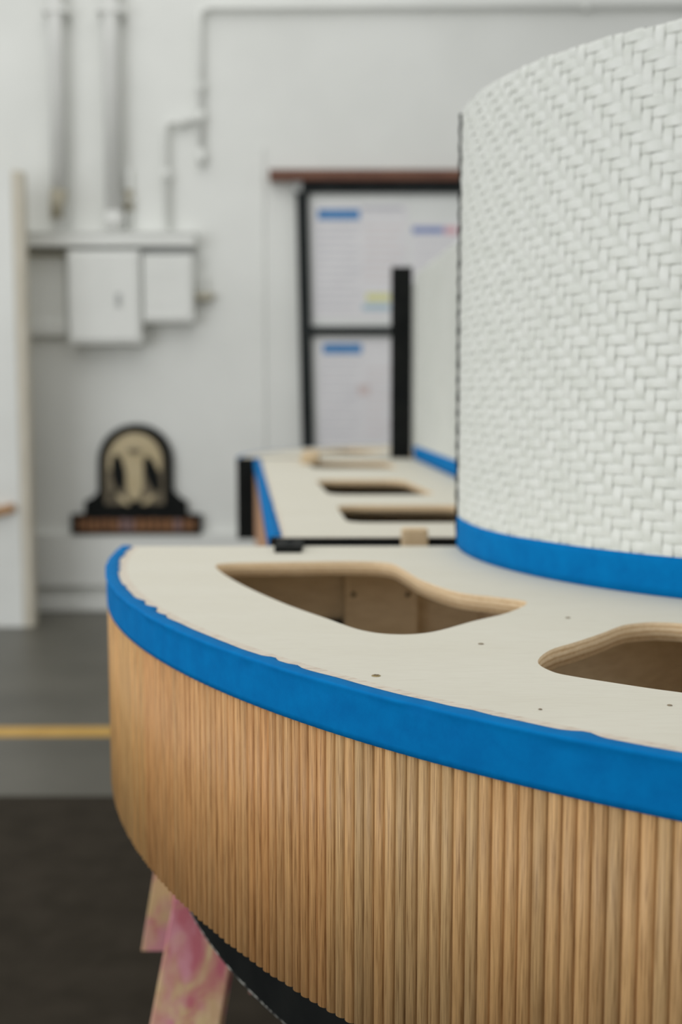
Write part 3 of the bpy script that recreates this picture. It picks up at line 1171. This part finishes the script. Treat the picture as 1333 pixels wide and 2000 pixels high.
def ell(cx, cy, rx, ry, tilt=0.0, n=20):
    c_, s_ = math.cos(tilt), math.sin(tilt)
    return [(cx + rx * math.cos(2 * math.pi * i / n) * c_ - ry * math.sin(2 * math.pi * i / n) * s_,
             cy + rx * math.cos(2 * math.pi * i / n) * s_ + ry * math.sin(2 * math.pi * i / n) * c_) for i in range(n)]


def arch(cx, cy, rx, ry, bot, n=22):
    return [(cx - rx * math.cos(math.pi * i / n), cy - ry * math.sin(math.pi * i / n)) for i in range(n + 1)] + [(cx + rx, bot), (cx - rx, bot)]


sign_poly('base_steps', [(164, 1006), (166, 978), (180, 972), (194, 958), (194, 945), (336, 945), (338, 960), (350, 972), (364, 980), (366, 1006)], 0.05, 0.0, 'black')
sign_poly('arch_border', arch(264, 900, 73, 72, 990), 0.045, 0.0, 'black')
fc = sign_poly('arch_face', arch(263, 902, 58, 58, 985), 0.052, 0.0452, 'sign_dim')
sign_poly('arch_tan_top', arch(263, 900, 52, 54, 918), 0.054, 0.0522, 'sign_tan', fc)  # paler tan upper part of the arch face
sign_poly('pale_figure', ell(263, 934, 17, 46), 0.060, 0.0542, 'sign_tan', fc)
sign_poly('dark_lock', ell(231, 922, 13, 36, -0.12), 0.058, 0.0542, 'black', fc)
sign_poly('dark_lock', ell(297, 926, 13, 37, -0.32), 0.058, 0.0542, 'black', fc)
sign_poly('brow', ell(262, 881, 14, 6), 0.0585, 0.0542, 'sign_dim', fc)
sign_poly('scroll', ell(240, 976, 16, 5, 0.7), 0.0565, 0.0542, 'sign_tan', fc)
sign_poly('dark_curl', ell(221, 968, 5, 9), 0.0565, 0.0542, 'black', fc)
sign_poly('scroll', ell(290, 976, 14, 5, -0.7), 0.0565, 0.0542, 'sign_tan', fc)
sign_poly('dark_peak', [(240, 1006), (250, 990), (264, 974), (278, 990), (289, 1006)], 0.062, 0.045, 'black')
lx = 152
rl = random.Random(4)
while lx < 374:
    wd = rl.uniform(9, 14)
    k = 'sign_pink' if (222 < lx < 250 or 336 < lx < 356) else 'sign_orange'
    if not (252 < lx < 262):
        wrect('letter', lx, 1014 + rl.uniform(-1, 1), lx + wd, 1037 + rl.uniform(-1, 1), 0.064, 0.0602, k, sg, 0.001)
    lx += wd + 2.5

# electrical boxes
eb = wthing('electrical_panel', 'tall white electrical panel with hinged door, lower of the two wall boxes', 'electrical panel', 203, 672)
wrect('box', 131, 489, 276, 672, 0.15, 0.0, 'white_metal', eb, 0.006)
wrect('door', 137, 495, 270, 664, 0.163, 0.1502, 'white_metal', eb, 0.004)
wrect('latch', 226, 572, 236, 598, 0.172, 0.1632, 'grey_metal', eb, 0.002)
eb2 = wthing('electrical_panel', 'smaller white electrical box to the right of the taller panel', 'electrical panel', 326, 634)
wrect('box', 277, 496, 378, 630, 0.12, 0.0, 'white_metal', eb2, 0.006)
wrect('cover', 283, 502, 372, 624, 0.130, 0.1202, 'white_metal', eb2, 0.004)
for yy in (530, 588):
    wrect('nameplate', 292, yy, 350, yy + 6, 0.132, 0.1302, 'wall', eb2, 0.001)
tg = wthing('wire_trough', 'long white horizontal wire trough above the electrical panels', 'trough', 210, 490)
wrect('duct', 30, 456, 380, 480, 0.145, 0.0, 'white_metal', tg, 0.006)
wrect('lid_lip', 30, 451, 380, 456, 0.155, 0.0, 'white_metal', tg, 0.003)
wrect('shadow_gap_bar', 275, 485, 376, 495, 0.07, 0.0, 'grey_metal', tg, 0.002)  # grey bar added in place of the shadow between trough and box
jb = wthing('junction_panel', 'plain white backing panel on the wall beside the taller electrical box', 'panel', 85, 662)
wrect('backing_board', 38, 500, 130, 655, 0.03, 0.0, 'wall', jb, 0.003)
wrect('top_rail', 38, 492, 130, 499, 0.06, 0.0, 'tan_fitting', jb, 0.002)
wrect('lower_rail', 38, 628, 132, 655, 0.05, 0.0, 'white_metal', jb, 0.004)


def conduit(label, pts, r_px, off, fittings=(), cat='conduit', material='white_metal', rb_px=14):
    Y = WALL_Y - off
    wp = []
    for px, py in pts:
        x, z = on_y(px, py, Y)
        wp.append((x, Y, z))
    x, z = on_y(*pts[-1], Y)
    t = thing('conduit', label, cat, (x, WALL_Y, z), 'pipes and conduits on the back wall')
    k = Y / FPX
    tube('pipe', bend(wp, rb_px * k) if len(wp) > 2 else wp, r_px * k, material, t, 14)
    for i, (px, py0, py1, rp, mt) in enumerate(fittings):
        xa, za = on_y(px, py0, Y)
        xb, zb_ = on_y(px, py1, Y)
        tube('coupling', [(xa, Y, za), (xb, Y, zb_)], rp * k, mt, t, 14)
    # straps to the wall
    for (a, b) in zip(wp, wp[1:]):
        a, b = Vector(a), Vector(b)
        c_ = (a + b) / 2
        if abs(c_.x) > 3.4 or c_.z > 4.5:
            c_ = a * 0.75 + b * 0.25
        hw_ = r_px * k * 1.15
        if abs(a.x - b.x) < abs(a.z - b.z):
            box('pipe_clamp', c_.x - hw_ * 1.4, c_.x + hw_ * 1.4, Y - r_px * k - 0.003, WALL_Y - 0.001, c_.z - 0.012, c_.z + 0.012, material, t, 0.002)
        else:
            box('pipe_clamp', c_.x - 0.012, c_.x + 0.012, Y - r_px * k - 0.003, WALL_Y - 0.001, c_.z - hw_ * 1.4, c_.z + hw_ * 1.4, material, t, 0.002)
    return t


conduit('thick white vertical pipe on the wall, further from the notice board', [(100, -420), (118, 451)], 15, 0.075, [(115, 372, 428, 16.5, 'tan_fitting')], material='pipe_grey')
conduit('thick white vertical pipe with tan coupling above the electrical panels', [(209, -420), (224, 451)], 16, 0.075, [(223, 415, 449, 18, 'pipe_grey')], material='pipe_grey')
conduit('slim white pipe with tan end beside the thick coupled pipe', [(251, 330), (252, 451)], 6, 0.03, [(251.5, 372, 412, 8, 'tan_fitting')])
conduit('thin white conduit running along top of wall and bending down', [(1900, 8), (390, 15), (393, 322)], 5.5, 0.035, [(393, 218, 240, 8, 'white_metal'), (394, 292, 322, 8, 'white_metal')], rb_px=24)
conduit('short stepped white conduit leading down to the smaller electrical box', [(384, 236), (322, 240), (328, 451)], 5.5, 0.04, [(325, 330, 350, 8, 'white_metal')])
vv = wthing('pipe_valve', 'small tan valve on the wall beside the smaller electrical box', 'valve', 398, 590)
wrect('valve_body', 379, 572, 416, 584, 0.07, 0.0, 'tan_fitting', vv, 0.004)
wrect('stem', 397, 540, 404, 572, 0.05, 0.0, 'white_metal', vv, 0.003)

# white sheet panel standing at the left with a wooden stick fixed to it
PY = 6.44
pt = thing('white_panel', 'tall white sheet panel with raw tan edge standing before the wall', 'panel', (-2.3, PY, 0))
xr_, _ = on_y(40, 1000, PY)
xe_, _ = on_y(59, 1000, PY)
box('face_sheet', -3.06, xr_, PY, PY + 0.02, 0.0, 2.48, 'white_metal', pt, 0.002)
box('raw_edge', xr_ + 0.0005, xe_, PY + 0.002, PY + 0.10, 0.0, 2.475, 'raw_edge', pt, 0.002)
box('back_batten', -3.06, xr_, PY + 0.0205, PY + 0.098, 0.0, 2.475, 'raw_edge', pt, 0.002)
pA, pB = on_y(-60, 1012, PY - 0.03), on_y(26, 991, PY - 0.03)
beam('wooden_handle', (pA[0], PY - 0.022, pA[1]), (pB[0], PY - 0.022, pB[1]), 0.046, 0.04, (0, 0, 1), 'pine_dark', pt)
